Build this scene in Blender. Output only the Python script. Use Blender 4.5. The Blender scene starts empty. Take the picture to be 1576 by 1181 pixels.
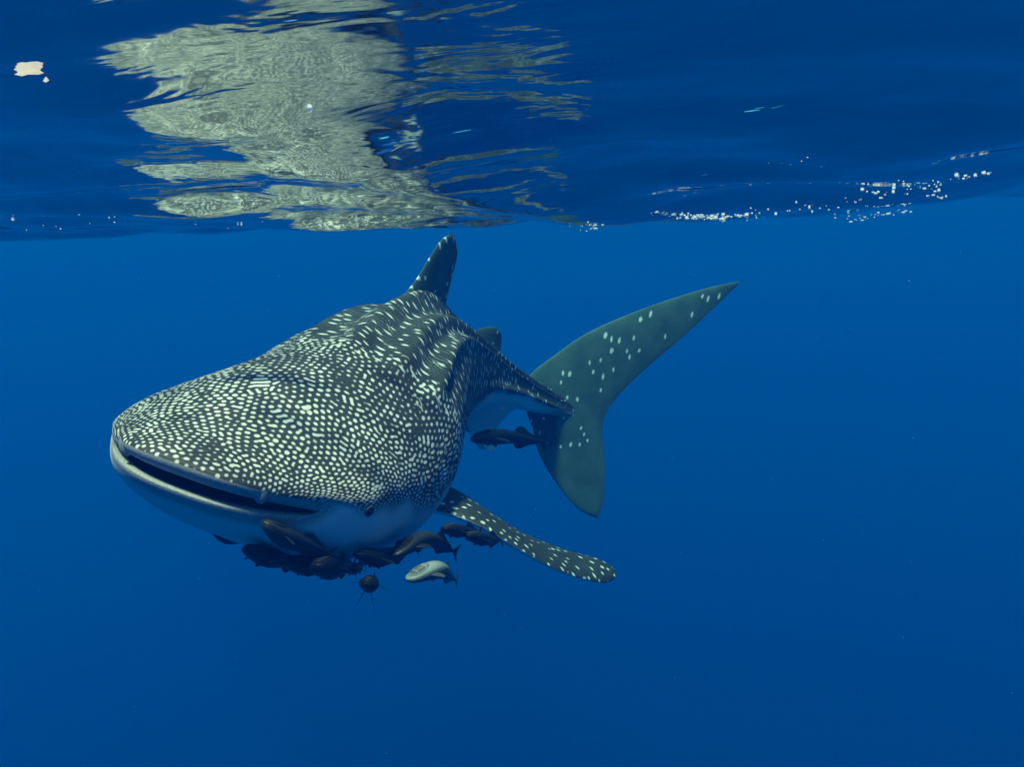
import bpy, math, random
import numpy as np

# ------------------------------------------------------------------ scene, camera, light, exposure
SC = bpy.context.scene
COL = SC.collection
random.seed(4)
RNG = np.random.default_rng(11)
RAD = math.radians

FPX, IW, IH = 1300.0, 1576.0, 1181.0
PITCH, CROLL = RAD(10.6), RAD(2.5)
CZ = -0.54                                   # camera depth below the mean water level
cam_d = bpy.data.cameras.new('camera')
cam_d.sensor_width = 36.0
cam_d.lens = 36.0 * FPX / IW
cam_d.clip_start = 0.05
cam_d.clip_end = 2000.0
cam = bpy.data.objects.new('camera', cam_d)
COL.objects.link(cam)
F_ = np.array([0.0, math.cos(PITCH), -math.sin(PITCH)])
U0 = np.array([0.0, math.sin(PITCH), math.cos(PITCH)])
R0 = np.array([1.0, 0.0, 0.0])
R_ = R0 * math.cos(CROLL) - U0 * math.sin(CROLL)
U_ = U0 * math.cos(CROLL) + R0 * math.sin(CROLL)
CAMP = np.array([0.0, 0.0, CZ])
from mathutils import Matrix
cam.matrix_world = Matrix(((R_[0], U_[0], -F_[0], 0), (R_[1], U_[1], -F_[1], 0), (R_[2], U_[2], -F_[2], CZ), (0, 0, 0, 1)))
SC.camera = cam

SUN_DIR = np.array([-0.14, -0.38, 1.0])        # towards the sun: high, over the left shoulder
SUN_DIR = SUN_DIR / np.linalg.norm(SUN_DIR)
elev = math.asin(SUN_DIR[2])
azim = math.atan2(SUN_DIR[0], SUN_DIR[1])
world = bpy.data.worlds.new('World')
SC.world = world
world.use_nodes = True
wn = world.node_tree.nodes
sky = wn.new('ShaderNodeTexSky')
sky.sky_type = 'NISHITA'
sky.sun_disc = False
sky.sun_elevation = elev
sky.sun_rotation = azim
wn['Background'].inputs[1].default_value = 0.14
world.node_tree.links.new(sky.outputs[0], wn['Background'].inputs[0])
sun_d = bpy.data.lights.new('sun', 'SUN')
sun_d.energy = 5.0
sun_d.angle = RAD(6.0)
sun_d.color = (1.0, 0.60, 0.40)
sun = bpy.data.objects.new('sun', sun_d)
COL.objects.link(sun)
sun.location = (-4, -5, 12)
from mathutils import Vector
sun.rotation_euler = Vector(SUN_DIR).to_track_quat('Z', 'Y').to_euler()

SC.view_settings.view_transform = 'Standard'
SC.view_settings.look = 'None'
SC.view_settings.gamma = 1.0
SC.view_settings.use_curve_mapping = False
SC.view_settings.exposure = 0.80
SC.render.engine = 'CYCLES'
SC.cycles.max_bounces = 8
SC.cycles.diffuse_bounces = 2
SC.cycles.glossy_bounces = 3
SC.cycles.transmission_bounces = 2
SC.cycles.volume_bounces = 2
SC.cycles.transparent_max_bounces = 8
SC.cycles.use_denoising = True
SC.cycles.sample_clamp_indirect = 6.0


def at(u, v, Y):
    """world point seen at photograph coordinate (u, v), at forward distance Y"""
    d = F_ + R_ * ((u - IW / 2) / FPX) + U_ * ((IH / 2 - v) / FPX)
    return CAMP + d * (Y / d[1])


# ------------------------------------------------------------------ helpers
def tag(o, label=None, cat=None, group=None, kind=None):
    if label: o['label'] = label
    if cat: o['category'] = cat
    if group: o['group'] = group
    if kind: o['kind'] = kind
    return o


def mesh_np(name, verts, faces, mat=None, parent=None, smooth=True, attrs=None):
    """one mesh object from numpy arrays; faces: (n, 4) array of quads or a list of such arrays (quads / tris)"""
    if not isinstance(faces, list): faces = [faces]
    me = bpy.data.meshes.new(name)
    verts = np.asarray(verts, np.float32)
    nl = sum(f.size for f in faces); nf = sum(len(f) for f in faces)
    me.vertices.add(len(verts)); me.loops.add(nl); me.polygons.add(nf)
    me.vertices.foreach_set('co', verts.ravel())
    me.loops.foreach_set('vertex_index', np.concatenate([f.ravel() for f in faces]).astype(np.int32))
    tot = np.concatenate([np.full(len(f), f.shape[1], np.int32) for f in faces])
    start = np.concatenate([[0], np.cumsum(tot)[:-1]]).astype(np.int32)
    me.polygons.foreach_set('loop_start', start)
    me.polygons.foreach_set('use_smooth', np.full(nf, smooth, bool))
    me.update(calc_edges=True)
    for an, av in (attrs or {}).items():
        a = me.attributes.new(an, 'FLOAT', 'POINT')
        a.data.foreach_set('value', np.asarray(av, np.float32).ravel())
    if mat: me.materials.append(mat)
    o = bpy.data.objects.new(name, me)
    COL.objects.link(o)
    if parent is not None: o.parent = parent
    return o


def tube_faces(nr, nc, off=0):
    i = np.arange(nr - 1)[:, None]; j = np.arange(nc)[None, :]
    a = i * nc + j; b = i * nc + (j + 1) % nc
    return (np.stack([a, b, b + nc, a + nc], -1).reshape(-1, 4) + off)


def grid_faces(nr, nc):
    i = np.arange(nr - 1)[:, None]; j = np.arange(nc - 1)[None, :]
    a = i * nc + j
    return np.stack([a, a + 1, a + 1 + nc, a + nc], -1).reshape(-1, 4)


def cspline(xk, yk, x):
    """monotone-ish cubic (pchip) interpolation"""
    xk = np.asarray(xk, float); yk = np.asarray(yk, float); x = np.asarray(x, float)
    one = yk.ndim == 1
    if one: yk = yk[:, None]
    h = np.diff(xk); d = np.diff(yk, axis=0) / h[:, None]
    m = np.zeros_like(yk)
    for c in range(yk.shape[1]):
        for i in range(1, len(xk) - 1):
            if d[i - 1, c] * d[i, c] > 0:
                w1 = 2 * h[i] + h[i - 1]; w2 = h[i] + 2 * h[i - 1]
                m[i, c] = (w1 + w2) / (w1 / d[i - 1, c] + w2 / d[i, c])
        m[0, c] = d[0, c]; m[-1, c] = d[-1, c]
    k = np.clip(np.searchsorted(xk, x) - 1, 0, len(xk) - 2)
    t = ((x - xk[k]) / h[k])[..., None]
    H = h[k][..., None]
    r = ((1 + 2 * t) * (1 - t) ** 2 * yk[k] + t * (1 - t) ** 2 * H * m[k] + t * t * (3 - 2 * t) * yk[k + 1] + t * t * (t - 1) * H * m[k + 1])
    return r[..., 0] if one else r


def catmull(P, n):
    """dense smooth curve through points P (k, d)"""
    P = np.asarray(P, float)
    Q = np.vstack([2 * P[0] - P[1], P, 2 * P[-1] - P[-2]])
    out = []
    for i in range(len(P) - 1):
        p0, p1, p2, p3 = Q[i:i + 4]
        t = np.linspace(0, 1, n, endpoint=False)[:, None]
        out.append(0.5 * ((2 * p1) + (p2 - p0) * t + (2 * p0 - 5 * p1 + 4 * p2 - p3) * t * t + (3 * p1 - p0 - 3 * p2 + p3) * t ** 3))
    out.append(P[-1:])
    return np.vstack(out)


def by_length(P, n=None, at_s=None):
    P = np.asarray(P, float)
    s = np.concatenate([[0], np.cumsum(np.linalg.norm(np.diff(P, axis=0), axis=1))])
    q = np.linspace(0, s[-1], n) if at_s is None else at_s
    return np.stack([np.interp(q, s, P[:, c]) for c in range(P.shape[1])], -1), s[-1]


def norm(v):
    return v / np.maximum(np.linalg.norm(v, axis=-1, keepdims=True), 1e-9)


def sstep(a, b, x):
    t = np.clip((x - a) / (b - a), 0, 1)
    return t * t * (3 - 2 * t)


class NT:
    """short-hand for building node materials"""
    def __init__(self, name):
        self.m = bpy.data.materials.new(name); self.m.use_nodes = True
        self.t = self.m.node_tree; self.t.nodes.clear()
        self.out = self.n('ShaderNodeOutputMaterial')

    def n(self, kind, **kw):
        nd = self.t.nodes.new(kind)
        for k, v in kw.items():
            if k.startswith('i_'):
                key = k[2:]; nd.inputs[int(key) if key.isdigit() else key].default_value = v
            else: setattr(nd, k, v)
        return nd

    def l(self, a, b): self.t.links.new(a, b)

    def ramp(self, src, stops):
        r = self.n('ShaderNodeValToRGB')
        e = r.color_ramp.elements
        while len(e) < len(stops): e.new(0.5)
        for el, (p, c) in zip(e, stops):
            el.position = p; el.color = (c[0], c[1], c[2], 1) if isinstance(c, (tuple, list)) else (c, c, c, 1)
        self.l(src, r.inputs[0]); return r.outputs[0]

    def mix(self, fac, a, b):
        m = self.n('ShaderNodeMix', data_type='RGBA')
        for s, v in ((m.inputs[0], fac), (m.inputs[6], a), (m.inputs[7], b)):
            if hasattr(v, 'links'): self.l(v, s)
            else: s.default_value = (v if not isinstance(v, tuple) else (*v, 1))
        return m.outputs[2]

    def math(self, op, a, b=None):
        m = self.n('ShaderNodeMath', operation=op)
        for s, v in zip(m.inputs, (a, b)):
            if v is None: continue
            if hasattr(v, 'links'): self.l(v, s)
            else: s.default_value = v
        return m.outputs[0]

    def attr(self, name):
        return self.n('ShaderNodeAttribute', attribute_name=name).outputs['Fac']


# ------------------------------------------------------------------ water surface seen from below
def fade(sp, lam):
    """1 where the grid spacing resolves a wave of length lam, 0 where it does not"""
    return np.clip((lam / sp - 3.0) / 4.0, 0, 1)


WAVES = []
_r = np.random.default_rng(5)
for lam, amp, spread, mean in [(5.2, .010, .3, 1.35), (3.1, .009, .35, 1.75), (1.9, .0115, .30, 1.75), (1.25, .0100, .28, 1.82), (.80, .0085, .30, 1.68), (.60, .0088, .30, 1.78),
                               (.46, .0066, .35, 1.62), (.33, .0036, .40, 1.70), (.24, .0020, .45, 1.6), (.17, .0008, .6, 1.6), (.12, .0004, .7, 1.6)]:
    for q in range(3):
        a = mean + _r.normal() * spread
        WAVES.append((lam * _r.uniform(.85, 1.15), amp * _r.uniform(.6, 1.2), a, _r.uniform(0, 6.28)))


_d = np.linspace(0, 4, 401)
_rise = np.concatenate([[0], np.cumsum(np.tan(np.radians(np.interp(_d, [0, .12, .25, .75, .92, 1.05, 1.34, 1.55, 1.9, 2.4, 3.0, 4.0], [0, 8, 13, 15, 19, 23, 23, 10, 5, 3, 0, 0]))))[:-1] * .01])


def swell(x, y):
    """the hanging trough of a swell that crosses the view above the shark's back"""
    yt = 3.15 + 0.06 * x
    low = CZ + np.interp(x, [-6, -2.0, -.9, -.2, .27, .75, 1.25, 1.95, 4], [.09, .085, .06, .035, .035, .035, .015, .06, .10])
    d = yt - y + .10 * np.sin(1.3 * x + .6) * np.clip(yt - y, 0, 1)
    rise = np.interp(d, _d, _rise)
    near = low + rise * (1 - .10 * np.clip(x - .1, 0, 2.0))
    far = low + (0.03 - low) * (1 - np.exp(-((y - yt) / 1.7) ** 2))
    return np.where(d > 0, near, far)


def water_z(x, y, sp=0.0):
    z = swell(x, y)
    calm = 1.0 + .20 * np.exp(-((y - 2.62) / .30) ** 2) - .74 * np.exp(-((y - 1.88) / .30) ** 2) - .30 * (1 - np.clip((y - 1.3) / .5, 0, 1))
    calm = calm * (1 - .22 * sstep(.25, .8, x))
    for lam, amp, a, ph in WAVES:
        k = 2 * math.pi / lam
        arg = k * (x * math.cos(a) + y * math.sin(a)) + ph + 0.35 * np.sin(x * 1.7 / lam * .35 + ph * 2)
        z = z + amp * calm * (np.sin(arg) + 0.22 * np.cos(2 * arg)) * (fade(sp, lam) if not np.isscalar(sp) else 1.0)
    return z


def graded(lo, hi, step, far_lo, far_hi, ratio=1.09):
    a = list(np.arange(lo, hi + 1e-6, step))
    up = []; d = step; v = hi
    while v < far_hi:
        d *= ratio; v += d; up.append(v)
    dn = []; d = step; v = lo
    while v > far_lo:
        d *= ratio; v -= d; dn.append(v)
    return np.array(dn[::-1] + a + up)


xs = graded(-3.6, 3.6, 0.018, -260, 260)
ys = graded(0.9, 6.2, 0.016, -260, 260)
GX, GY = np.meshgrid(xs, ys)
spx = np.gradient(xs)[None, :] + 0 * GX; spy = np.gradient(ys)[:, None] + 0 * GX
SP = np.maximum(spx, spy)
GZ = water_z(GX, GY, SP)
m = NT('water_surface')
tc = m.n('ShaderNodeTexCoord')
mp = m.n('ShaderNodeMapping'); mp.inputs['Scale'].default_value = (2.6, 9.0, 1.0)
mp.inputs['Rotation'].default_value = (0, 0, 0.12)
m.l(tc.outputs['Object'], mp.inputs[0])
nz = m.n('ShaderNodeTexNoise'); nz.inputs['Scale'].default_value = 1.0; nz.inputs['Detail'].default_value = 3.0; nz.inputs['Distortion'].default_value = .6
m.l(mp.outputs[0], nz.inputs['Vector'])
bp = m.n('ShaderNodeBump'); bp.inputs['Strength'].default_value = 0.5; bp.inputs['Distance'].default_value = 0.015
m.l(nz.outputs[0], bp.inputs['Height'])
fr = m.n('ShaderNodeFresnel'); fr.inputs['IOR'].default_value = 1.33
gl = m.n('ShaderNodeBsdfGlossy'); gl.inputs['Roughness'].default_value = 0.07; gl.inputs['Color'].default_value = (.97, .97, .97, 1)
tr = m.n('ShaderNodeBsdfTransparent')
mx = m.n('ShaderNodeMixShader')
m.l(bp.outputs[0], fr.inputs['Normal']); m.l(bp.outputs[0], gl.inputs['Normal'])
m.l(fr.outputs[0], mx.inputs[0]); m.l(tr.outputs[0], mx.inputs[1]); m.l(gl.outputs[0], mx.inputs[2]); m.l(mx.outputs[0], m.out.inputs[0])
surf = mesh_np('water_surface', np.stack([GX, GY, GZ], -1).reshape(-1, 3), grid_faces(len(ys), len(xs)), m.m)
tag(surf, 'rippled underside of the sea surface hanging above the shark', 'water', kind='structure')

# the body of sea water: one even volume round everything
m = NT('sea_water')
pv = m.n('ShaderNodeVolumePrincipled')
pv.inputs['Color'].default_value = (0.0, 0.035, 0.186, 1)
pv.inputs['Absorption Color'].default_value = (0.0, 0.76, 0.80, 1)
pv.inputs['Density'].default_value = 0.18
pv.inputs['Anisotropy'].default_value = 0.2
m.l(pv.outputs[0], m.out.inputs['Volume'])
bx = np.array([[x, y, z] for x in (-250, 250) for y in (-250, 250) for z in (-140, 0.75)], float)
bf = np.array([[0, 1, 3, 2], [4, 6, 7, 5], [0, 4, 5, 1], [2, 3, 7, 6], [0, 2, 6, 4], [1, 5, 7, 3]])
haze = mesh_np('haze', bx, bf, m.m, smooth=False)
tag(haze, 'clear blue sea water fading into the distance', 'water', kind='stuff')

# ------------------------------------------------------------------ whale shark
# spine: body axis from the lips to the tail root
SPK = np.array([at(283, 742, 2.42), at(394, 723, 2.86), at(505, 688, 3.36), at(602, 606, 4.0), at(690, 582, 4.6), at(775, 597, 5.1), at(848, 622, 5.42), at(900, 640, 5.55)])
sp_d = catmull(SPK, 60)
sp_p, SLEN = by_length(sp_d, 700)
sp_s = np.linspace(0, SLEN, 700)
sp_t = norm(np.gradient(sp_p, axis=0))
kern = np.ones(41) / 41
sp_t = norm(np.stack([np.convolve(np.pad(sp_t[:, c], 20, mode='edge'), kern, 'valid') for c in range(3)], -1))
sp_roll = np.interp(sp_s / SLEN, [0, .25, .5, .8, 1], np.radians([18, 16, 10, 3, 0]))
ZUP = np.array([0, 0, 1.0])
lf0 = norm(np.cross(sp_t, ZUP)); up0 = np.cross(lf0, sp_t)
cr, sr = np.cos(sp_roll)[:, None], np.sin(sp_roll)[:, None]
sp_l = lf0 * cr - up0 * sr
sp_u = up0 * cr + lf0 * sr
print('spine length', SLEN)


def frame(s):
    """spine point, tangent (to the tail), left and up at arc length s (arrays); straight in front of the lips"""
    s = np.asarray(s, float)
    q = np.clip(s, 0, SLEN)
    g = lambda A: np.stack([np.interp(q, sp_s, A[:, c]) for c in range(3)], -1)
    P, T, L, U = g(sp_p), g(sp_t), g(sp_l), g(sp_u)
    T = norm(T)
    return P + T * (s - q)[..., None], T, norm(L), norm(U)


S1 = SLEN
# rows of the skin: from the throat out over the lips and back to the tail: axial place, half width, top, bottom, corner setback
PROF = np.array([
    # s      w      zu     zl     pf    du (how far the upper half juts forward)
    (.46, .090, .020, .030, .00, .0),
    (.36, .250, .060, .090, .05, .0),
    (.20, .318, .044, .095, .12, .0),
    (.07, .340, .016, .056, .165, -.003),
    (.020, .349, .009, .024, .175, -.006),
    (.004, .354, .018, .026, .18, -.018),
    (-.004, .364, .036, .033, .18, -.036),
    (.000, .372, .054, .042, .18, -.050),
    (.014, .384, .070, .058, .18, -.058),
    (.060, .412, .104, .094, .165, -.052),
    (.15, .448, .156, .145, .13, -.035),
    (.30, .484, .246, .212, .08, -.012),
    (.50, .510, .336, .278, .035, .0),
    (.80, .522, .412, .352, .00, .0),
    (1.10, .512, .440, .390, .00, .0),
    (1.50, .440, .436, .362, .00, .0),
    (1.90, .340, .402, .310, .00, .0),
    (2.30, .245, .300, .235, .00, .0),
    (2.70, .160, .200, .160, .00, .0),
    (3.05, .098, .130, .112, .00, .0),
    (3.40, .038, .080, .076, .00, .0),
    (3.70, .006, .022, .022, .00, .0)])
PROF[:, 0] = np.where(PROF[:, 0] > .6, PROF[:, 0] * S1 / 3.70, PROF[:, 0])
pk = np.concatenate([[0], np.cumsum(np.maximum(np.linalg.norm(np.diff(PROF[:, :4] * [1, .5, 1, 1], axis=0), axis=1), .008))])
steps = np.interp(np.linspace(0, pk[-1], 4000), [0, pk[3], pk[5], pk[9], pk[12], pk[15], pk[-1]], [.012, .010, .003, .0036, .0042, .0055, .008])
acc = np.cumsum(1 / steps); acc -= acc[0]
NROW = int(acc[-1] * pk[-1] / 4000)
kq = np.interp(np.linspace(0, acc[-1], NROW), acc, np.linspace(0, pk[-1], 4000))
prow = cspline(pk, PROF, kq)
LIPK = pk[5]
# around: denser over the back and flanks than under the belly
ta = np.linspace(0, 1, 721)[:-1]
TH = np.interp(ta, [0, .10, .42, .58, .90, 1], np.radians([-90, -25, 60, 120, 205, 270]))
NCOL = len(TH)
cth, sth = np.cos(TH)[None, :], np.sin(TH)[None, :]
pw = 2 / 2.25
s_r, w_r, zu_r, zl_r, pf_r, du_r = [prow[:, c][:, None] for c in range(6)]
n_up = np.interp(s_r, [0, .10, .45, .9, 1.4, 2.0], [2.1, 1.85, 1.72, 1.78, 2.0, 2.1]); n_dn = np.interp(s_r, [0, .2, 1.0, 2.0], [2.2, 2.3, 2.3, 2.2])
nn_ = 2 / np.where(sth > 0, n_up, n_dn)
fx = np.sign(cth) * np.abs(cth) ** nn_
fz = np.sign(sth) * np.abs(sth) ** nn_
outer = sstep(pk[6], pk[10], kq)[:, None]
BS = s_r + pf_r * np.abs(fx) ** 2.6 + du_r * np.clip(fz, 0, 1) ** .7                       # axial coordinate
X = w_r * fx
Z = np.where(fz > 0, zu_r * fz, zl_r * fz)
lift = .034 * sstep(pk[5], pk[8], kq)[:, None] * (1 - sstep(.35, .85, s_r)) * np.abs(fx) ** 5 * sstep(-.7, .0, fz)
Z = Z + lift
# long ridges along the back and flanks, and the keels of the tail
rr = np.sqrt(X ** 2 + Z ** 2) + 1e-6
bump = np.zeros_like(X)
thd = np.degrees(TH)[None, :]
u_s = s_r / S1
for th0, wd, amp, s0, s1 in [(90, 6, .026, .20, .36), (64, 5, .022, .20, .34), (116, 5, .020, .24, .38), (42, 5, .026, .24, .36), (138, 5, .016, .26, .40), (77, 5, -.012, .2, .36), (103, 5, -.012, .2, .36), (53, 4, -.012, .22, .36), (127, 4, -.012, .22, .36)]:
    c0 = th0 + (0 if th0 == 90 else (-10 if th0 < 90 else 10) * sstep(.45, .8, u_s))
    bump += amp * np.exp(-((thd - c0) / wd) ** 2) * sstep(s0, s1, u_s) * (1 - .75 * sstep(.55, .95, u_s))
bump += .060 * np.exp(-((thd - 90) / 11) ** 2 - ((u_s - .535) / .085) ** 2)
for th0 in (-4, 184):
    bump += .030 * np.exp(-((thd - th0) / 7) ** 2) * sstep(.58, .75, u_s) * (1 - sstep(.84, .97, u_s))
# gentle swellings: brow above the eye, gill pouch
bump += .012 * np.exp(-((thd - 20) / 18) ** 2 - ((s_r - .42) / .2) ** 2) + .012 * np.exp(-((thd - 160) / 18) ** 2 - ((s_r - .42) / .2) ** 2)
# gill slits: five shallow grooves above the pectoral root
for g in range(5):
    sg = .82 + g * .075
    for sd in (0, 1):
        c0 = 8 if sd == 0 else 172
        bump -= .012 * np.exp(-((s_r + .0009 * np.abs(thd - c0) - sg) / .008) ** 2) * np.exp(-((thd - c0) / 19) ** 4)
sc_ = 1 + bump * outer / rr
X = X * sc_; Z = Z * sc_
C0, T0, L0, U0_ = frame(BS)
POS = C0 + X[..., None] * L0 + Z[..., None] * U0_
AX_S, AX_TH = BS, thd + 0 * BS
NRM = norm(np.cross(np.gradient(POS, axis=1), np.gradient(POS, axis=0)))
E_S = norm(np.gradient(POS, axis=0)); E_T = norm(np.gradient(POS, axis=1))

# ---- skin pattern: signed spot field, belly mask, lip and mouth masks
spot = np.zeros(POS.shape[:2]); 


def paint(field, PP, ES, ET, i, j, la, lb, ang, gain, win):
    """one soft elliptical spot at grid cell (i, j): half lengths la along, lb across; direction at angle ang from the spine"""
    nr, nc = field.shape
    wi, wj = win
    i0, i1 = max(0, i - wi), min(nr, i + wi + 1)
    jj = np.arange(j - wj, j + wj + 1) % nc
    D = PP[i0:i1][:, jj] - PP[i, j]
    a = D @ ES[i, j]; b = D @ ET[i, j]
    ca, sa = math.cos(ang), math.sin(ang)
    p = (a * ca + b * sa) / la; q = (-a * sa + b * ca) / lb
    v = gain * np.clip(1.0 - 0.5 * np.sqrt(p * p + q * q), 0, 1)      # 0.5*gain on the rim
    blk = field[i0:i1][:, jj]
    field[i0:i1, jj] = np.maximum(blk, v)


def spacing(i):
    return np.linalg.norm(POS[min(i + 1, len(POS) - 1)] - POS[i], axis=-1)


cell_s = np.linalg.norm(np.gradient(POS, axis=0), axis=-1)
cell_t = np.linalg.norm(np.gradient(POS, axis=1), axis=-1)
# boundary of the dark back: follows lip, eye, pectoral root, keel
lowth = np.interp(AX_S / S1, [0, .05, .10, .2, .27, .33, .5, .7, 1], [4, 4, 3, 1, -5, -14, -30, -8, -6])
th_l = np.where(AX_TH > 90, 180 - AX_TH, AX_TH)            # -90 belly .. 90 back, both flanks alike
belly = 1 - sstep(-9, 5, th_l - lowth - 3 * np.sin(AX_S * 13) - 2 * np.sin(AX_S * 31 + 1))
belly = belly * (1 - .8 * sstep(.84, .96, AX_S / S1))
is_out = (kq > pk[7])[:, None] & (th_l > lowth - 6)

rngp = np.random.default_rng(21)
okI, okJ = np.nonzero(is_out & (AX_S < S1 * .985))
wgt = (cell_s * cell_t)[okI, okJ]
wgt = wgt / (0.04 + .5 * np.clip(AX_S[okI, okJ], 0, 9)) ** 2 / (0.6 + sstep(0, 60, th_l[okI, okJ]))
NC = 60000
pick = rngp.choice(len(okI), NC, p=wgt / wgt.sum())
def turing(npx, nqx, wl, steps=110, seed=2):
    """spot pattern that grows out of noise (Swift-Hohenberg equation, spectral steps), wavelength wl cells"""
    rg = np.random.default_rng(seed)
    u = rg.normal(size=(npx, nqx)) * .3
    kx = np.fft.fftfreq(npx)[:, None] * wl; ky = np.fft.rfftfreq(nqx)[None, :] * wl
    k2 = kx ** 2 + ky ** 2
    r, dt = .10, .9
    f = np.fft.irfft2(np.fft.rfft2(rg.normal(size=(npx, nqx))) * np.exp(-k2 * 14), (npx, nqx))
    gm = np.clip(1.4 + f / f.std() * .28, 1.0, 1.85)
    den = 1 - dt * (r - (1 - k2) ** 2)
    for _ in range(steps):
        u = np.fft.irfft2((np.fft.rfft2(u + dt * (gm * u * u - u ** 3))) / den, (npx, nqx))
        u = np.clip(u, -2.5, 2.5)
    v = np.fft.irfft2(np.fft.rfft2(rg.normal(size=(npx, nqx))) * np.exp(-k2 * 1.6), (npx, nqx))
    return u + .24 * v / v.std()


WL = 8.0
s_t = np.linspace(-.08, 1.6, 400); p_t = np.concatenate([[0], np.cumsum(1 / np.interp(s_t, [-.08, .05, .25, .6, 1.0, 1.5], [.0130, .0150, .0225, .029, .040, .052]))[:-1] * (s_t[1] - s_t[0])])
th_t = np.linspace(-40, 90, 300); gir = 1.02 * np.interp(th_t, [-40, 0, 40, 90], [.0075, .0078, .0095, .0100])     # metres of skin per degree
q_t = np.concatenate([[0], np.cumsum(gir / np.interp(th_t, [-40, 0, 25, 60, 90], [.018, .0190, .0235, .032, .038]))[:-1] * (th_t[1] - th_t[0])])
NPX = int(p_t[-1] * WL) + 8; NQX = 2 * int(q_t[-1] * WL) + 32
pat = turing(NPX, NQX, WL)
qq = np.interp(th_l, th_t, q_t) * WL
qi = np.where(AX_TH <= 90, qq, 2 * q_t[-1] * WL - qq) + 6
pi_ = np.interp(AX_S, s_t, p_t) * WL + 2
pi_ = pi_ + 1.5 * np.sin(qi * .05) ; qi = np.clip(qi + 2.0 * np.sin(pi_ * .045), 1, NQX - 3); pi_ = np.clip(pi_, 1, NPX - 3)
a0, b0 = pi_.astype(int), qi.astype(int); fa, fb = pi_ - a0, qi - b0
tur = pat[a0, b0] * (1 - fa) * (1 - fb) + pat[a0 + 1, b0] * fa * (1 - fb) + pat[a0, b0 + 1] * (1 - fa) * fb + pat[a0 + 1, b0 + 1] * fa * fb
thr_hi, thr_lo = np.percentile(pat, 75), np.percentile(pat, 64)
slow = np.sin(AX_S * 21 + 3 * np.sin(th_l * .11)) * np.sin(th_l * .23 + 2 * np.sin(AX_S * 13))
thr = thr_hi + .06 + .34 * sstep(.25, .9, AX_S) * sstep(10, 60, th_l) + (thr_lo - thr_hi) * (1 - sstep(2, 40, th_l)) * (1 - .3 * sstep(.3, .8, AX_S)) + .10 * slow
head_w = 1 - sstep(.95, 1.45, AX_S + .0030 * (th_l - 30))
tur_spot = np.clip(.5 + .34 * (tur - thr), 0, 1)
hash_ = {}
CELL = .08
ns = 0
jit = rngp.random((NC, 4))
for c in range(NC):
    i, j = okI[pick[c]], okJ[pick[c]]
    s, th, P = AX_S[i, j], th_l[i, j], POS[i, j]
    if head_w[i, j] > .72: continue
    hd = 0.0
    # spacing: tight on the lips and cheeks, looser over the crown, wide rows on the trunk
    d_head = .0168 + .0135 * float(sstep(-5, 60, th)) * float(sstep(.05, .5, s))
    d_body = .050 - .012 * float(sstep(1.9, 3.2, s))
    d = (d_head * hd + d_body * (1 - hd)) * (.82 + .3 * jit[c, 0])
    key = tuple((P // CELL).astype(int))
    bad = False
    es, et = E_S[i, j], E_T[i, j]
    el = 1 + .75 * (1 - hd)                                  # trunk spots stand closer along the body than around it
    for kx in (-1, 0, 1):
        for ky in (-1, 0, 1):
            for kz in (-1, 0, 1):
                for (Q, dq) in hash_.get((key[0] + kx, key[1] + ky, key[2] + kz), ()):
                    v = P - Q
                    a = (v @ es) * el ** .5; b = (v @ et) / el ** .5
                    m2 = v @ v
                    if a * a + b * b < (.5 * (d + dq)) ** 2 and m2 < .02: bad = True; break
                if bad: break
            if bad: break
        if bad: break
    if bad: continue
    hash_.setdefault(key, []).append((P, d))
    ns += 1
    r = d * (.285 + .10 * jit[c, 1] - .03 * float(sstep(10, 70, th)) + .02 * hd * (1 - float(sstep(0, 25, th))))
    if hd > .5:
        asp = 1.0 + .5 * jit[c, 2] ** 2
        la, lb, ang = r * asp * 1.05, r / asp ** .5, math.pi / 2 + (jit[c, 3] - .5) * 1.6
    else:
        la, lb, ang = r * (.95 + .40 * jit[c, 2]), r * .42, math.pi / 2 + (-.16 if AX_TH[i, j] < 90 else .16) + (jit[c, 3] - .5) * .35
    wi = int(2.2 * max(la, lb) / max(cell_s[i, j], .002)) + 2; wj = int(2.2 * max(la, lb) / max(cell_t[i, j], .0015)) + 2
    paint(spot, POS, E_S, E_T, i, j, la, lb, ang, 1.0, (min(wi, 40), min(wj, 60)))
print('spots', ns)
# thin wavering pale lines between the spots
line = np.zeros_like(spot)
for c in range(260):
    q = rngp.integers(len(okI)); i, j = okI[q], okJ[q]
    s = AX_S[i, j]
    if s < .9: continue
    ang = math.pi / 2 + (-.16 if AX_TH[i, j] < 90 else .16) + rngp.normal() * (.2 if s > 1.1 else .7)
    ln = rngp.uniform(.03, .085); wd = rngp.uniform(.0042, .0058); cur = rngp.normal() * 14
    ii, jj = float(i), float(j)
    for k in range(int(ln / .003)):
        a, b = int(round(ii)), int(round(jj)) % NCOL
        if a < 2 or a >= NROW - 2: break
        paint(line, POS, E_S, E_T, a, b, wd, wd, 0, .9, (4, 8))
        ii += .003 * math.cos(ang) / cell_s[a, b]; jj += .003 * math.sin(ang) / cell_t[a, b]
        ang += cur * .003
spot = np.maximum(spot, tur_spot * sstep(.15, .55, head_w))
lean = -.0012
ph = AX_S - lean * (th_l - 20) + .006 * np.sin(th_l * .16 + AX_S * 9) + .004 * np.sin(th_l * .31 + AX_S * 23)
brk = .5 + .5 * np.sin(th_l * .21 + 3 * np.sin(AX_S * 17) + AX_S * 41)
stripe = sstep(.45, 1.0, np.cos(2 * np.pi * ph / .027)) * sstep(1.0, 1.3, AX_S) * (.40 + .12 * brk) * (1 - .5 * sstep(.70, .9, AX_S / S1))
spot = np.maximum(spot, stripe)
spot = np.maximum(spot, line * (.70 - .17 * sstep(.9, 1.4, AX_S)) * (1 - .6 * sstep(.30, .45, spot)))
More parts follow.
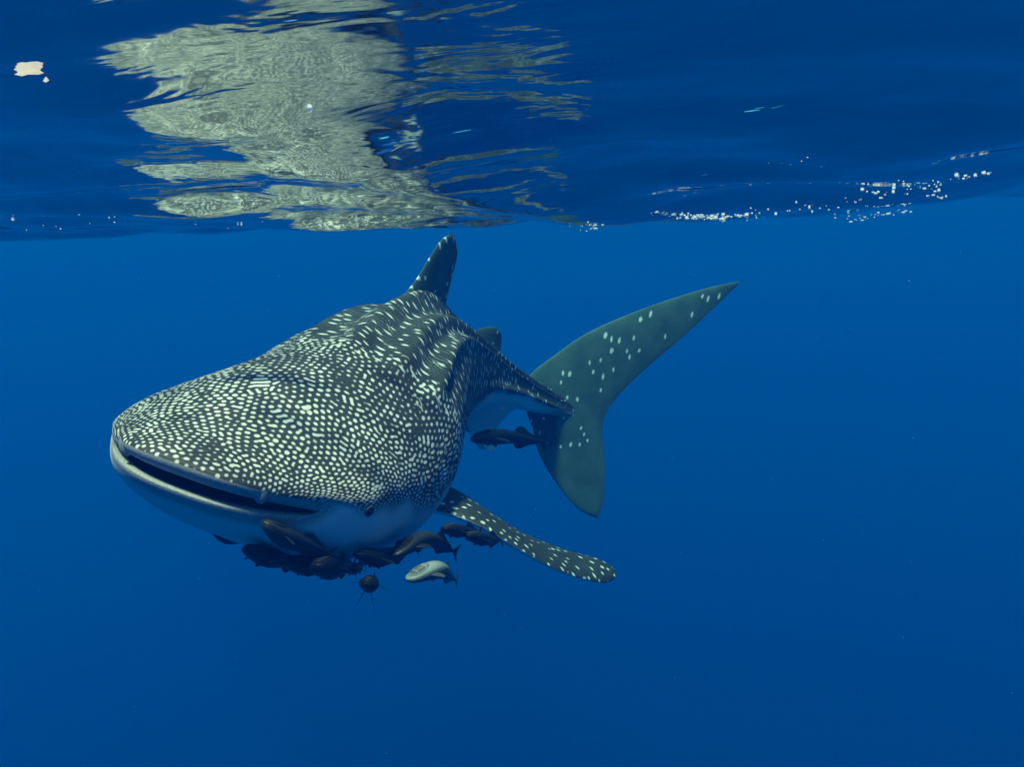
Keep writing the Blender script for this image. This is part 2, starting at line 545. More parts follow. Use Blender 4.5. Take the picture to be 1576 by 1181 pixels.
lip = np.where(fz > 0, (1 - sstep(pk[7] - .002, pk[7] + .012, kq))[:, None], (1 - sstep(pk[8], pk[9] + .01, kq))[:, None])
lip = np.maximum(lip, 0)
mouth = (1 - sstep(pk[3], pk[5], kq))[:, None] * np.ones_like(spot)
spot = spot * (1 - .8 * belly) * np.where(fz > 0, sstep(pk[7] - .004, pk[7] + .010, kq)[:, None], sstep(pk[8], pk[9], kq)[:, None])

SH_V, SH_F, SH_A = [POS.reshape(-1, 3)], [tube_faces(NROW, NCOL)], [np.stack([spot, belly, lip, mouth, 0 * lip], -1).reshape(-1, 5)]
nv = NROW * NCOL
# close the throat and the tail stub
for ring in (0, NROW - 1):
    SH_V.append(POS[ring].mean(0)[None]); SH_A.append(SH_A[0][ring * NCOL][None])
    j = np.arange(NCOL); k = (j + 1) % NCOL
    SH_F.append(np.stack([ring * NCOL + j, ring * NCOL + k, np.full(NCOL, nv)], -1))
    nv += 1


def fin(LE, TE, nrm, th_root, th_tip, nspan, nch, spots=0, belly_under=None, sp_r=(.010, .016), seed=0, keep=None, grey=0.0, flare=0.0, flare_at=0.0, thprof=None):
    """fin blade between a leading and a trailing edge (k, 3 curves of matching span), lens section, joined to the shark's skin"""
    global nv
    LEd, _ = by_length(catmull(LE, 30), nspan); TEd, _ = by_length(catmull(TE, 30), nspan)
    v = np.linspace(0, 1, nspan)
    cc = np.concatenate([np.linspace(0, 1, nch), np.linspace(1, 0, nch)[1:-1]])
    side = np.concatenate([np.ones(nch), -np.ones(nch - 2)]); side[0] = 0; side[nch - 1] = 0
    cs = .5 - .5 * np.cos(np.pi * cc)                        # denser towards the edges
    prof = (cs ** .55) * (1 - cs) ** .8 * 1.9
    if thprof is None: tv = th_root + (th_tip - th_root) * v
    else: tv = np.interp(v, thprof[0], thprof[1])
    tv = tv * np.sqrt(np.clip(np.minimum(v, 1 - v) / .03 if thprof is not None else (1 - v) / .05, 0, 1))
    fl = flare * np.exp(-np.abs(v - flare_at) / .06)
    P = LEd[:, None] * (1 - cs)[None, :, None] + TEd[:, None] * cs[None, :, None]
    nn = norm(np.asarray(nrm, float)); nn = nn if nn.ndim == 1 else nn[:, None]
    P = P + nn * (side * prof)[None, :, None] * (tv + fl)[:, None, None]
    nr, nc = P.shape[:2]
    fld = np.zeros((nr, nc))
    ES = norm(np.gradient(P, axis=0)); ET = norm(np.roll(P, -1, 1) - np.roll(P, 1, 1))
    cellS = np.linalg.norm(np.gradient(P, axis=0), axis=-1); cellT = np.linalg.norm(np.roll(P, -1, 1) - np.roll(P, 1, 1), axis=-1) / 2
    rg = np.random.default_rng(seed)
    got = []
    tries = 0
    while len(got) < spots and tries < spots * 30:
        tries += 1
        i, j = rg.integers(2, nr - 2), rg.integers(0, nc)
        if keep is not None and not keep(v[i], cs[j], side[j], rg): continue
        if any(np.linalg.norm(P[i, j] - q) < 3.1 * sp_r[1] for q in got): continue
        got.append(P[i, j])
        r = rg.uniform(*sp_r)
        paint(fld, P, ES, ET, i, j, r * 1.25, r * .8, rg.normal() * .3, 1.0, (int(3 * r / max(cellS[i, j], .002)) + 2, int(3 * r / max(cellT[i, j], .002)) + 2))
    bl = np.zeros((nr, nc))
    if belly_under is not None: bl = np.where((side[None, :] == belly_under) | (belly_under == 2), .85, 0.0) * np.ones((nr, 1)); bl = (bl + np.roll(bl, 1, 1) + np.roll(bl, -1, 1)) / 3
    A = np.stack([fld, bl, 0 * fld, 0 * fld, 0 * fld + grey], -1)  # grey sets how much of the water-tinted fin colour shows
    SH_V.append(P.reshape(-1, 3)); SH_A.append(A.reshape(-1, 5)); SH_F.append(tube_faces(nr, nc, nv))
    o = nv; nv += nr * nc
    for ring in (0, nr - 1):
        SH_V.append(P[ring].mean(0)[None]); SH_A.append(A[ring, 0][None])
        j = np.arange(nc); k = (j + 1) % nc
        SH_F.append(np.stack([o + ring * nc + j, o + ring * nc + k, np.full(nc, nv)], -1)); nv += 1


def on_plane(P0, n, u, v):
    """point of the plane (P0, n) that lies on the sight line through (u, v)"""
    d = F_ + R_ * ((u - IW / 2) / FPX) + U_ * ((IH / 2 - v) / FPX)
    t = ((P0 - CAMP) @ n) / (d @ n)
    return CAMP + d * t


def station(frac):
    P, T, L, U = frame(np.array(frac * S1))
    return P, T, L, U


# first dorsal fin: sagittal plane of the trunk
P0, T0d, L0d, U0d = station(.565)
pl = lambda u, v: on_plane(P0, L0d, u, v)
fin([pl(590, 492), pl(616, 461), pl(640, 431), pl(660, 398), pl(677, 372), pl(692, 360)], [pl(682, 530), pl(685, 495), pl(687, 465), pl(696, 425), pl(704, 390), pl(699, 362)], L0d, .040, .012, 110, 48, 34, seed=3, grey=.8, sp_r=(.008, .012),
    keep=lambda v, c, sd, rg: rg.random() < (1.1 - .8 * v), flare=.02)
# second dorsal fin
P0, T0d, L0d, U0d = station(.80)
pl = lambda u, v: on_plane(P0, L0d, u, v)
fin([pl(704, 560), pl(718, 520), pl(736, 507), pl(754, 503), pl(764, 504)], [pl(784, 592), pl(779, 566), pl(771, 540), pl(772, 520), pl(769, 509)], L0d, .022, .010, 50, 30, 10, seed=5, grey=.7, sp_r=(.006, .009), flare=.008)
# caudal fin: plane of the tail stroke
P0, T0d, L0d, U0d = station(.985)
ntail = norm(np.cross(norm(T0d + np.array([.45, -.10, 0])), ZUP))
pl = lambda u, v: on_plane(P0, ntail, u, v)
LEc = [pl(918, 798), pl(888, 782), pl(852, 738), pl(827, 692), pl(818, 648), pl(804, 606), pl(816, 577), pl(852, 548), pl(905, 512), pl(985, 477), pl(1075, 447), pl(1136, 433)]
TEc = [pl(921, 797), pl(928, 770), pl(931, 730), pl(928, 690), pl(927, 668), pl(928, 650), pl(934, 634), pl(955, 605), pl(1000, 562), pl(1055, 515), pl(1105, 468), pl(1140, 434)]
fin(LEc, TEc, ntail, 0, 0, 320, 150, 80, seed=9, grey=.9, sp_r=(.009, .014), thprof=([0, .25, .42, .6, .8, 1], [.012, .026, .036, .030, .018, .006]),
    keep=lambda v, c, sd, rg: .10 < c < .78 and .24 < v < .92 and rg.random() < (1.0 if v < .62 else .30))
# left and right pectoral fins
P0, T0d, L0d, U0d = station(.30)
LEp = [at(630, 780, 3.30), at(688, 790, 3.28), at(740, 810, 3.27), at(800, 846, 3.32), at(860, 879, 3.42), at(905, 893, 3.54), at(932, 897, 3.64), at(946, 891, 3.70)]
TEp = [at(630, 735, 3.66), at(690, 750, 3.64), at(742, 784, 3.66), at(802, 820, 3.70), at(865, 845, 3.74), at(920, 861, 3.76), at(941, 873, 3.75), at(949, 885, 3.72)]
nP = norm(np.cross(LEp[4] - LEp[1], TEp[2] - LEp[2])); nP = nP * np.sign(nP[2])
fin(LEp, TEp, nP, .052, .022, 150, 64, 120, belly_under=-1, seed=13, sp_r=(.0065, .0100), keep=lambda v, c, sd, rg: sd > 0 or c < .15, flare=.03)


def mirror(pts, s_c):
    """mirror points across the body's sagittal plane at arc length s_c"""
    P, T, L, U = frame(np.array(s_c))
    return [p - 2 * ((p - P) @ L) * L for p in pts]


LEm, TEm = mirror(LEp, .31 * S1), mirror(TEp, .31 * S1)
nM = norm(np.cross(LEm[4] - LEm[1], TEm[2] - LEm[2])); nM = nM * np.sign(nM[2])
fin(LEm, TEm, nM, .052, .022, 90, 40, 50, belly_under=-1, seed=14, sp_r=(.009, .013), keep=lambda v, c, sd, rg: sd > 0, flare=.03)
# pelvic fins and anal fin
Pq, Tq, Lq, Uq = station(.70)
npel = norm(Lq - .45 * Uq)
pl = lambda u, v: on_plane(Pq + Lq * .10 - Uq * .10, npel, u, v)
LEv = [pl(696, 600), pl(712, 640), pl(726, 672), pl(738, 692)]
TEv = [pl(806, 618), pl(778, 643), pl(759, 668), pl(748, 692)]
fin(LEv, TEv, npel, .024, .008, 60, 30, 0, belly_under=2, seed=20)
nm_ = norm(-Lq - .45 * Uq)
fin(mirror(LEv, .70 * S1), mirror(TEv, .70 * S1), nm_, .024, .008, 60, 30, 0, belly_under=2, seed=20)
Pq, Tq, Lq, Uq = station(.86)
pl = lambda u, v: on_plane(Pq, Lq, u, v)
fin([pl(806, 610), pl(812, 640), pl(824, 664), pl(846, 684)], [pl(876, 620), pl(872, 652), pl(872, 672), pl(877, 684)], Lq, .018, .007, 50, 26, 8, seed=22, sp_r=(.008, .011))

# skin material
m = NT('shark_skin')
tc = m.n('ShaderNodeTexCoord')
n1 = m.n('ShaderNodeTexNoise'); n1.inputs['Scale'].default_value = 9; n1.inputs['Detail'].default_value = 6; m.l(tc.outputs['Object'], n1.inputs['Vector'])
n2 = m.n('ShaderNodeTexNoise'); n2.inputs['Scale'].default_value = 120; n2.inputs['Detail'].default_value = 3; m.l(tc.outputs['Object'], n2.inputs['Vector'])
dark = m.mix(m.ramp(n1.outputs[0], [(.3, 0.0), (.7, 1.0)]), (.020, .028, .024), (.044, .054, .044))
dark = m.mix(m.ramp(n2.outputs[0], [(.35, 0.0), (.75, .30)]), dark, (.075, .088, .076))
pale = m.mix(m.ramp(n2.outputs[0], [(.3, 0.0), (.8, 1.0)]), (.66, .69, .66), (.76, .78, .74))
fin_water_tint = m.mix(m.ramp(n1.outputs[0], [(.3, 0.0), (.7, 1.0)]), (.042, .090, .072), (.075, .132, .102))  # green cast of the water painted into the fin colour
liph = m.mix(m.ramp(n2.outputs[0], [(.3, 0.0), (.7, 1.0)]), (.27, .30, .29), (.44, .47, .44))
base = m.mix(m.attr('belly'), dark, pale)
base = m.mix(m.attr('fin'), base, fin_water_tint)
base = m.mix(m.attr('lip'), base, liph)
sf = m.math('ADD', m.attr('spot'), m.math('MULTIPLY', m.math('SUBTRACT', n2.outputs[0], .5), .10))
sm = m.n('ShaderNodeMapRange', interpolation_type='SMOOTHSTEP'); sm.inputs[1].default_value = .29; sm.inputs[2].default_value = .70
m.l(sf, sm.inputs[0])
cream = m.mix(m.ramp(n1.outputs[0], [(.3, 0.0), (.7, 1.0)]), (.64, .65, .54), (.86, .86, .74))
base = m.mix(sm.outputs[0], base, cream)
base = m.mix(m.attr('mouth'), base, (.03, .035, .04))
bs = m.n('ShaderNodeBsdfPrincipled'); bs.inputs['Roughness'].default_value = .55; bs.inputs['Specular IOR Level'].default_value = .25
m.l(base, bs.inputs['Base Color'])
bp = m.n('ShaderNodeBump'); bp.inputs['Strength'].default_value = .25; bp.inputs['Distance'].default_value = .004
m.l(n2.outputs[0], bp.inputs['Height']); m.l(bp.outputs[0], bs.inputs['Normal'])
m.l(bs.outputs[0], m.out.inputs[0])
SHV = np.concatenate(SH_V); SHA = np.concatenate(SH_A)
quads = np.concatenate([f for f in SH_F if f.shape[1] == 4]); tris = np.concatenate([f for f in SH_F if f.shape[1] == 3])
shark = mesh_np('whale_shark', SHV, [quads, tris], m.m, attrs=dict(spot=SHA[:, 0], belly=SHA[:, 1], lip=SHA[:, 2], mouth=SHA[:, 3], fin=SHA[:, 4]))
tag(shark, 'huge dark grey shark covered in cream spots swimming below the surface', 'shark')
print('shark verts', len(SHV))


def dome(c, rx, ry, rz, nu=12, nv_=5):
    """thin-walled half bubble hanging under the surface, open at the top"""
    u = np.linspace(0, 2 * np.pi, nu, endpoint=False); w = np.linspace(np.pi * .48, np.pi, nv_)
    P = np.stack([np.sin(w)[:, None] * np.cos(u) * rx, np.sin(w)[:, None] * np.sin(u) * ry, np.cos(w)[:, None] * rz + 0 * u], -1) + np.asarray(c, float)
    return P.reshape(-1, 3), tube_faces(nv_, nu)


def ellipsoid(c, ax, nu=16, nv_=10):
    """small closed ellipsoid: centre c, three axis vectors"""
    u = np.linspace(0, 2 * np.pi, nu, endpoint=False); w = np.linspace(0, np.pi, nv_)
    P = np.stack([np.sin(w)[:, None] * np.cos(u), np.sin(w)[:, None] * np.sin(u), np.cos(w)[:, None] + 0 * u], -1) @ np.asarray(ax, float) + np.asarray(c, float)
    return P.reshape(-1, 3), tube_faces(nv_, nu)


def simple(name, col, rough=.5, var=None, scale=40, spec=.3):
    m = NT(name)
    b = m.n('ShaderNodeBsdfPrincipled'); b.inputs['Roughness'].default_value = rough; b.inputs['Specular IOR Level'].default_value = spec
    tc = m.n('ShaderNodeTexCoord'); nz = m.n('ShaderNodeTexNoise'); nz.inputs['Scale'].default_value = scale; nz.inputs['Detail'].default_value = 4
    m.l(tc.outputs['Object'], nz.inputs['Vector'])
    m.l(m.mix(m.ramp(nz.outputs[0], [(.3, 0.0), (.7, 1.0)]), col, var or tuple(c * .7 for c in col)), b.inputs['Base Color'])
    m.l(b.outputs[0], m.out.inputs[0])
    return m.m


# ---- eyes and nostril flaps
M_EYE = simple('eye_dark', (.008, .009, .010), .35, spec=.3)
M_RING = simple('eye_rim', (.10, .12, .115), .8, spec=.1)
M_NOSE = simple('nostril_flap', (.36, .39, .37), .5)


def skin_at(s, th):
    k = np.argmin(((BS - s) / .01) ** 2 * (kq > pk[8])[:, None] + ((kq <= pk[8])[:, None]) * 1e6 + ((thd - th) / 1.0) ** 2)
    i, j = np.unravel_index(k, BS.shape)
    n = norm(np.cross(E_S[i, j], E_T[i, j]))
    ctr = frame(np.array(BS[i, j]))[0]
    if n @ (POS[i, j] - ctr) < 0: n = -n
    return POS[i, j], n, E_S[i, j], E_T[i, j]


for th in (-2, 182):
    p, n, es, et = skin_at(.345, th)
    V, Fq = ellipsoid(p - n * .002, [es * .0165, et * .0145, n * .011], 24, 14)
    e = mesh_np('eye', V, Fq, M_EYE, shark)
    a = np.linspace(0, 2 * np.pi, 32, endpoint=False); b_ = np.linspace(0, 2 * np.pi, 10, endpoint=False)
    ring = p[None, None] + (np.cos(a)[:, None, None] * es * 1.1 + np.sin(a)[:, None, None] * et) * (.0165 + .0030 * np.cos(b_)[None, :, None]) + n * (.0030 * np.sin(b_)[None, :, None] + .0005)
    f = tube_faces(33, 10); f = f % (32 * 10)
    mesh_np('eye_rim', ring.reshape(-1, 3), f, M_RING, e)
for th in (52, 128):
    # flap hanging from the upper lip beside each nostril
    i = int(np.searchsorted(kq, pk[6])); j = int(np.argmin(np.abs(np.degrees(TH) - th)))
    p = POS[i, j]; Pc, Tc, Lc, Uc = frame(np.array(0.0))
    rows = []
    for q, (dn, r) in enumerate([(-.024, .016), (-.008, .018), (.008, .016), (.018, .011), (.024, .006), (.026, .002)]):
        c = p - Uc * dn + Tc * (.012 + .3 * dn)
        a = np.linspace(0, 2 * np.pi, 16, endpoint=False)
        rows.append(c + (np.cos(a)[:, None] * Lc * r * 1.5 + np.sin(a)[:, None] * Tc * r * .7))
    V = np.concatenate(rows); mesh_np('nostril_flap', V, [tube_faces(6, 16), ], M_NOSE, shark)

# ------------------------------------------------------------------ sharksuckers (remoras) swimming with the shark
def remora_mat(name, back, flank, belly):
    m = NT(name)
    b = m.n('ShaderNodeBsdfPrincipled'); b.inputs['Roughness'].default_value = .42; b.inputs['Specular IOR Level'].default_value = .3
    tc = m.n('ShaderNodeTexCoord'); nz = m.n('ShaderNodeTexNoise'); nz.inputs['Scale'].default_value = 60; nz.inputs['Detail'].default_value = 4
    m.l(tc.outputs['Object'], nz.inputs['Vector'])
    c = m.ramp(m.attr('height'), [(.0, belly), (.30, belly), (.42, flank), (.62, flank), (.8, back)])
    c = m.mix(m.math('MULTIPLY', nz.outputs[0], .35), c, tuple(x * .4 for x in back))
    m.l(c, b.inputs['Base Color']); m.l(b.outputs[0], m.out.inputs[0])
    return m.m


M_REM = remora_mat('remora_dark_shaded_skin', (.007, .011, .013), (.005, .008, .010), (.010, .015, .017))  # dark skin, blackened further to paint in the shark's shade
M_PALE = remora_mat('remora_pale_shaded_skin', (.40, .43, .37), (.13, .16, .155), (.06, .075, .075))  # only the back is pale; shade is painted on flank and belly
M_MID = remora_mat('remora_grey_skin', (.035, .045, .042), (.014, .018, .019), (.03, .038, .040))  # grey skin, dimmed as well for the shark's shade
M_DISC = simple('suction_disc', (.018, .022, .021), .6)
M_DISCP = simple('suction_disc_pale', (.32, .34, .30), .6)
REM = [(0, .005, .004), (.02, .036, .020), (.06, .056, .034), (.14, .070, .048), (.24, .074, .062), (.36, .070, .070), (.52, .056, .062), (.70, .034, .042), (.84, .019, .024), (.93, .011, .016), (1.0, .006, .012)]


def remora(curve, length_r, up, mat, disc_mat, label, group=None, lower_fins=True, pelvic=1.0):
    """curve: head, middle, tail in the world; one skin with fins, a ribbed sucker and eyes as parts"""
    cv, L = by_length(catmull(curve, 20), 60)
    tt = np.linspace(0, 1, 60)
    T = norm(np.gradient(cv, axis=0))
    up = norm(np.asarray(up, float))
    Ld = norm(np.cross(T, up)); Ud = np.cross(Ld, T)
    pr = np.array(REM); w = cspline(pr[:, 0], pr[:, 1], tt) * L * length_r; h = cspline(pr[:, 0], pr[:, 2], tt) * L * length_r
    a = np.linspace(0, 2 * np.pi, 28, endpoint=False)
    P = cv[:, None] + Ld[:, None] * (w[:, None] * np.cos(a))[..., None] + Ud[:, None] * (h[:, None] * np.where(np.sin(a) > 0, np.sin(a) * .85, np.sin(a) * 1.1))[..., None]
    V = [P.reshape(-1, 3)]; Fq = [tube_faces(60, 28)]; H = [np.tile(.5 + .5 * np.sin(a), 60)]; n0 = 60 * 28

    def blade(root_i, pts, nrm, th, hv):
        """fin blade: root along spine indices, pts = outline rows (root point, tip point)"""
        nonlocal n0
        rt = np.array([q[0] for q in pts]); tp = np.array([q[1] for q in pts])
        k = len(pts); g = np.linspace(0, 1, 6)
        q = rt[:, None] * (1 - g)[None, :, None] + tp[:, None] * g[None, :, None]
        tk = th * np.sqrt(np.clip(1 - g, 0, 1))[None, :, None] * np.sin(np.linspace(.15, np.pi - .15, k))[:, None, None]
        A = q + nrm * tk; B = q - nrm * tk
        loop = np.concatenate([A, B[:, ::-1]], 1)
        V.append(loop.reshape(-1, 3)); Fq.append(tube_faces(k, 12, n0)); H.append(np.full(k * 12, hv)); n0 += k * 12
    def sp(t): 
        i = int(round(t * 59)); return cv[i], T[i], Ld[i], Ud[i], w[i], h[i]
    for sgn, hv in ((1, .9), (-1, .5)) if lower_fins else ((1, .9),):                                     # soft dorsal and anal fins
        pts = []
        for t, ht in zip(np.linspace(.56, .90, 10), [.01, .045, .062, .058, .046, .036, .028, .022, .016, .004]):
            c, tg, l_, u_, ww, hh = sp(t); pts.append((c + u_ * sgn * hh * .6, c + u_ * sgn * (hh * .8 + ht * L) + tg * .03 * L))
        blade(0, pts, sp(.72)[2], .006 * L, hv)
    for sgn in (1, -1) if lower_fins else ():                                # pectoral and pelvic fins
        for t0, t1, ln, dn, z0 in ((.20, .29, .14, .25, .0), (.22, .30, .075 * pelvic, .35 + .25 * pelvic, -.7)):
            pts = []
            for q, t in enumerate(np.linspace(t0, t1, 6)):
                c, tg, l_, u_, ww, hh = sp(t)
                k = (1 - (q / 5) ** 2 * .6)
                r0 = c + l_ * sgn * ww * (.85 if z0 == 0 else .25) + u_ * hh * z0
                pts.append((r0, r0 + (l_ * sgn * (.75 if z0 == 0 else .35) - u_ * dn + tg * .75) * ln * L * k))
            blade(0, pts, norm(sp(.25)[3] * .8 + sp(.25)[2] * sgn * .5), .005 * L, .3)
    pts = []
    for v in np.linspace(-1, 1, 13):                                         # tail fin, slightly forked
        c, tg, l_, u_, ww, hh = sp(.965)
        pts.append((c + u_ * v * .016 * L, c + tg * (.075 + .055 * abs(v) ** 1.5) * L + u_ * v * .105 * L))
    blade(0, pts, sp(.97)[2], .005 * L, .55)
    o = mesh_np('remora', np.concatenate(V), np.concatenate(Fq), mat, attrs=dict(height=np.concatenate(H)))
    tag(o, label, 'fish', group)
    # ribbed sucking disc on top of the head
    V, Fq, n1 = [], [], 0
    g = np.linspace(0, 2 * np.pi, 24, endpoint=False)
    ring = []
    for sc, lift in ((1.0, .0), (1.0, .006), (.88, .010), (.84, .004), (.02, .004)):
        row = []
        for q in g:
            t = .15 + .115 * math.cos(q) * sc
            c, tg, l_, u_, ww, hh = sp(t)
            lat = .050 * math.sin(q) * sc * L * length_r
            zz = hh * .85 * math.sqrt(max(0, 1 - min(1, abs(lat) / max(ww, 1e-4)) ** 2)) + lift * L
            row.append(c + l_ * lat + u_ * zz)
        ring.append(row)
    ring = np.array(ring); V.append(ring.reshape(-1, 3)); Fq.append(tube_faces(5, 24)); n1 = 5 * 24
    for q in np.linspace(.07, .23, 9):
        c, tg, l_, u_, ww, hh = sp(q)
        hw = .038 * L * length_r * math.sqrt(max(.05, 1 - ((q - .15) / .115) ** 2))
        bc = c + u_ * (hh * .83 + .006 * L)
        box = np.array([bc + l_ * a_ * hw + tg * b_ * .0035 * L + u_ * c_ * .004 * L for a_ in (-1, 1) for b_ in (-1, 1) for c_ in (-1, 1)])
        V.append(box); Fq.append(bf + n1); n1 += 8
    mesh_np('suction_disc', np.concatenate(V), np.concatenate(Fq), disc_mat, o)
    for sgn in (1, -1):
        c, tg, l_, u_, ww, hh = sp(.13)
        V_, F_e = ellipsoid(c + l_ * sgn * ww * .93 + u_ * hh * .1, [tg * .011 * L, u_ * .011 * L, l_ * .006 * L], 12, 8)
        mesh_np('eye', V_, F_e, M_EYE, o)
    return o


G = 'remoras escorting the shark'
Z = ZUP
REMS = [
    ([at(405, 803, 2.37), at(440, 826, 2.43), at(508, 851, 2.56)], 1.55, Z + [.1, 0, 0], M_MID, 'dark remora with pale snout tip clinging to the shark chin behind its mouth'),
    ([at(378, 844, 2.47), at(415, 857, 2.60), at(470, 866, 2.82)], 1.15, Z, M_REM, 'dark remora with drooping fins swimming below the chin, foremost of the chin cluster'),
    ([at(440, 866, 2.50), at(475, 869, 2.62), at(530, 868, 2.84)], 1.30, Z, M_REM, 'stout dark remora in the thick of the cluster under the chin'),
    ([at(486, 871, 2.46), at(508, 872, 2.58), at(545, 869, 2.80)], 1.55, Z, M_REM, 'plump round dark remora at the back of the chin cluster'),
    ([at(532, 877, 2.72), at(545, 875, 2.82), at(562, 868, 3.00)], 1.0, Z, M_REM, 'small dark remora just behind the chin cluster, above the fish seen head on'),
    ([at(564, 900, 2.58), at(570, 898, 2.70), at(577, 895, 2.90)], 1.25, Z + [.25, 0, 0], M_REM, 'small dark remora seen head on with two fins pointing down, lowest of all'),
    ([at(548, 853, 2.62), at(585, 857, 2.74), at(640, 842, 2.98)], 1.15, Z, M_REM, 'dark remora hugging the white belly in front of the pectoral fin'),
    ([at(602, 856, 2.76), at(655, 829, 2.88), at(700, 850, 3.04)], 1.20, Z, M_MID, 'grey arched remora with bent down tail above the pale silvery one'),
    ([at(626, 893, 2.62), at(672, 876, 2.72), at(702, 893, 2.88)], 1.35, Z, M_PALE, 'pale silvery remora with shade painted on its flank curling in open water below the pectoral fin'),
    ([at(682, 814, 2.92), at(705, 816, 3.04), at(738, 820, 3.24)], 1.05, Z, M_REM, 'dark remora sheltering close under the pectoral fin root'),
    ([at(718, 824, 3.04), at(742, 829, 3.14), at(772, 832, 3.32)], 1.15, Z, M_REM, 'dark remora under the pectoral fin, farther out from the fin root'),
    ([at(332, 821, 2.64), at(348, 828, 2.72), at(376, 836, 2.88)], 1.0, Z, M_MID, 'tiny remora peeking out from the far side of the chin'),
    ([at(726, 677, 4.30), at(775, 671, 4.54), at(836, 680, 4.80)], .95, Z, M_REM, 'slender dark remora trailing alone under the tail stalk'),
]
for cv, lr, upv, mt, lab in REMS:
    remora(cv, lr, upv, mt, M_DISCP if mt is M_PALE else M_DISC, lab, G, not lab.startswith('tiny'), 2.6 if 'head on with' in lab else 1.0)

# ------------------------------------------------------------------ foam, scraps and drifting specks
def hit(u, v, y0=.6, y1=9.0):
    """where the sight line through (u, v) meets the water surface"""
    d = F_ + R_ * ((u - IW / 2) / FPX) + U_ * ((IH / 2 - v) / FPX)
    Y = np.arange(y0, y1, .006)
    P = CAMP + d[None] * (Y / d[1])[:, None]
    gap = water_z(P[:, 0], P[:, 1]) - P[:, 2]
    k = np.nonzero(gap < 0)[0]
    k = k[0] if len(k) else int(np.argmin(np.abs(gap)))
    return P[k]


def translucent(name, col, mixv=.55):
    m = NT(name)
    d = m.n('ShaderNodeBsdfDiffuse'); t = m.n('ShaderNodeBsdfTranslucent'); s = m.n('ShaderNodeMixShader'); s.inputs[0].default_value = mixv
    tc = m.n('ShaderNodeTexCoord'); nz = m.n('ShaderNodeTexNoise'); nz.inputs['Scale'].default_value = 70
    m.l(tc.outputs['Object'], nz.inputs['Vector'])
    c = m.mix(nz.outputs[0], col, tuple(x * .8 for x in col))
    m.l(c, d.inputs[0]); m.l(c, t.inputs[0]); m.l(d.outputs[0], s.inputs[1]); m.l(t.outputs[0], s.inputs[2]); m.l(s.outputs[0], m.out.inputs[0])
    return m.m


M_FOAM = translucent('foam_white', (.84, .94, .98), .35)
rf = np.random.default_rng(31)
pts = []
for pl_, n_, sx, sy in [([(1012, 326), (1050, 330), (1095, 333), (1150, 331)], 60, 14, 3.5), ([(1060, 334), (1120, 336)], 30, 14, 2), ([(1150, 330), (1240, 318), (1330, 305)], 22, 16, 6),
                        ([(1340, 298), (1400, 288), (1440, 282), (1480, 272)], 34, 18, 8), ([(1300, 337), (1340, 333), (1420, 315)], 22, 14, 4), ([(1420, 290), (1450, 305)], 10, 10, 6),
                        ([(1180, 262), (1260, 238)], 6, 30, 12), ([(1480, 272), (1540, 266)], 6, 12, 3), ([(880, 350), (925, 346)], 8, 10, 4),
                        ([(10, 348), (180, 338), (340, 345), (560, 352)], 12, 30, 8)]:
    P_ = catmull(np.array(pl_, float), 30)
    for q in range(int(n_ * 1.5)):
        c = P_[rf.integers(len(P_))] + rf.normal(size=2) * [sx * .6, sy * .6]
        pts.append((c[0], c[1], min(rf.gamma(1.5, .75), 3.4) * (.45 if c[0] < 900 or c[1] < 262 else 1)))
V, Fq, n1 = [], [], 0
for u, v, g in pts:
    p = hit(u, v)
    r = (.45 + .50 * g) * np.linalg.norm(p - CAMP) / FPX
    e, f = ellipsoid(p - [0, 0, r * .9], [[r * rf.uniform(.9, 2.0), 0, 0], [0, r, 0], [0, 0, r * .8]], 10, 6)
    V.append(e); Fq.append(f + n1); n1 += len(e)
glint_foam = mesh_np('glint_foam', np.concatenate(V), np.concatenate(Fq), M_FOAM)  # white ellipsoids modelled where sun glints sparkle along the swell
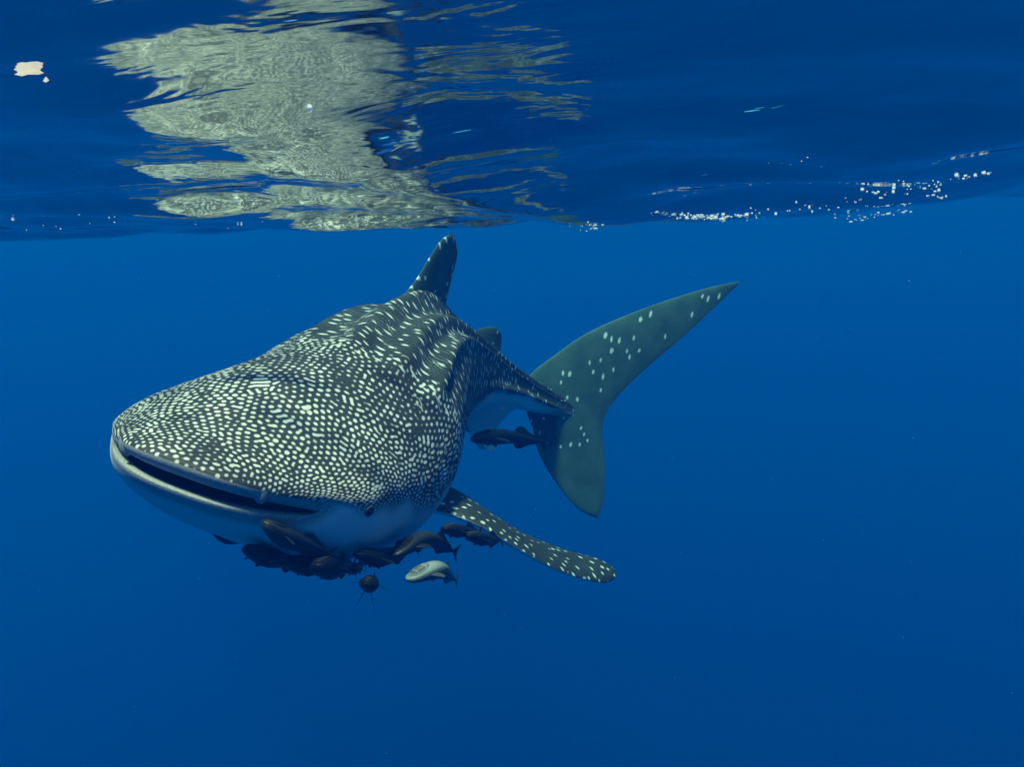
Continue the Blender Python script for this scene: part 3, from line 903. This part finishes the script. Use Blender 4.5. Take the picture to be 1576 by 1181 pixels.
tag(glint_foam, 'white blobs in place of sun glints, foam bubbles strung along the edge of the swell', 'glint_foam', kind='stuff')

# torn scrap floating at the surface, with crumbs beside it
M_SCRAP = translucent('scrap_cream', (.98, .90, .76), .5)


def scrap(u, v, wpx, label, name='floating_scrap', bend=.28, hr=.30):
    p = hit(u, v); k = np.linalg.norm(p - CAMP) / FPX; w = wpx * k
    t = np.linspace(0, 1, 26)[:, None]; q = np.linspace(-1, 1, 12)[None, :]
    hw = w * hr * .5 * np.clip(np.sin(np.pi * (t * .98 + .01)), 0, 1) ** 1.1 * (1 + .22 * np.sin(t * 9 + u) + .05 * np.sin(t * 23))
    Px = (t - .5) * w + 0 * q
    Pz = bend * w * (.10 * np.sin(t * 5.2 - 1.3) + .03 * np.sin(t * 12)) + q * hw * .9 - w * .10
    Py = q * hw * 1.0
    P = p + np.stack([Px, Py, Pz], -1)
    o = mesh_np(name, P.reshape(-1, 3), grid_faces(26, 12), M_SCRAP)
    tag(o, label, 'scrap')


scrap(44, 107, 38, 'cream curved scrap floating at the surface, largest of the drifting bits')
scrap(71, 122, 9, 'small pinkish crumb floating just beside the larger cream scrap', 'floating_crumb', .1, .8)
p = hit(476, 165); k = np.linalg.norm(p - CAMP) / FPX
e, f = dome(p - [0, 0, .002], 4.4 * k, 4.4 * k, 5.5 * k, 20, 9)
o = mesh_np('bubble', e, f, M_FOAM); tag(o, 'single bright white bubble clinging to the surface above the shark reflection', 'bubble')

V, Fq, n1 = [], [], 0
for q in range(150):
    Y = rf.uniform(1.0, 6.0); u = rf.uniform(-100, 1676); v = rf.uniform(370, 1250)
    p = at(u, v, Y); r = rf.uniform(.0003, .0008) * Y / 3 * (1 + (rf.random() < .06) * 1.2)
    e, f = ellipsoid(p, np.diag(r * rf.uniform(.6, 1.5, 3)), 6, 5)
    V.append(e); Fq.append(f + n1); n1 += len(e)
snow = mesh_np('plankton', np.concatenate(V), np.concatenate(Fq), M_FOAM)
tag(snow, 'fine pale specks of plankton drifting through the blue water', 'plankton', kind='stuff')
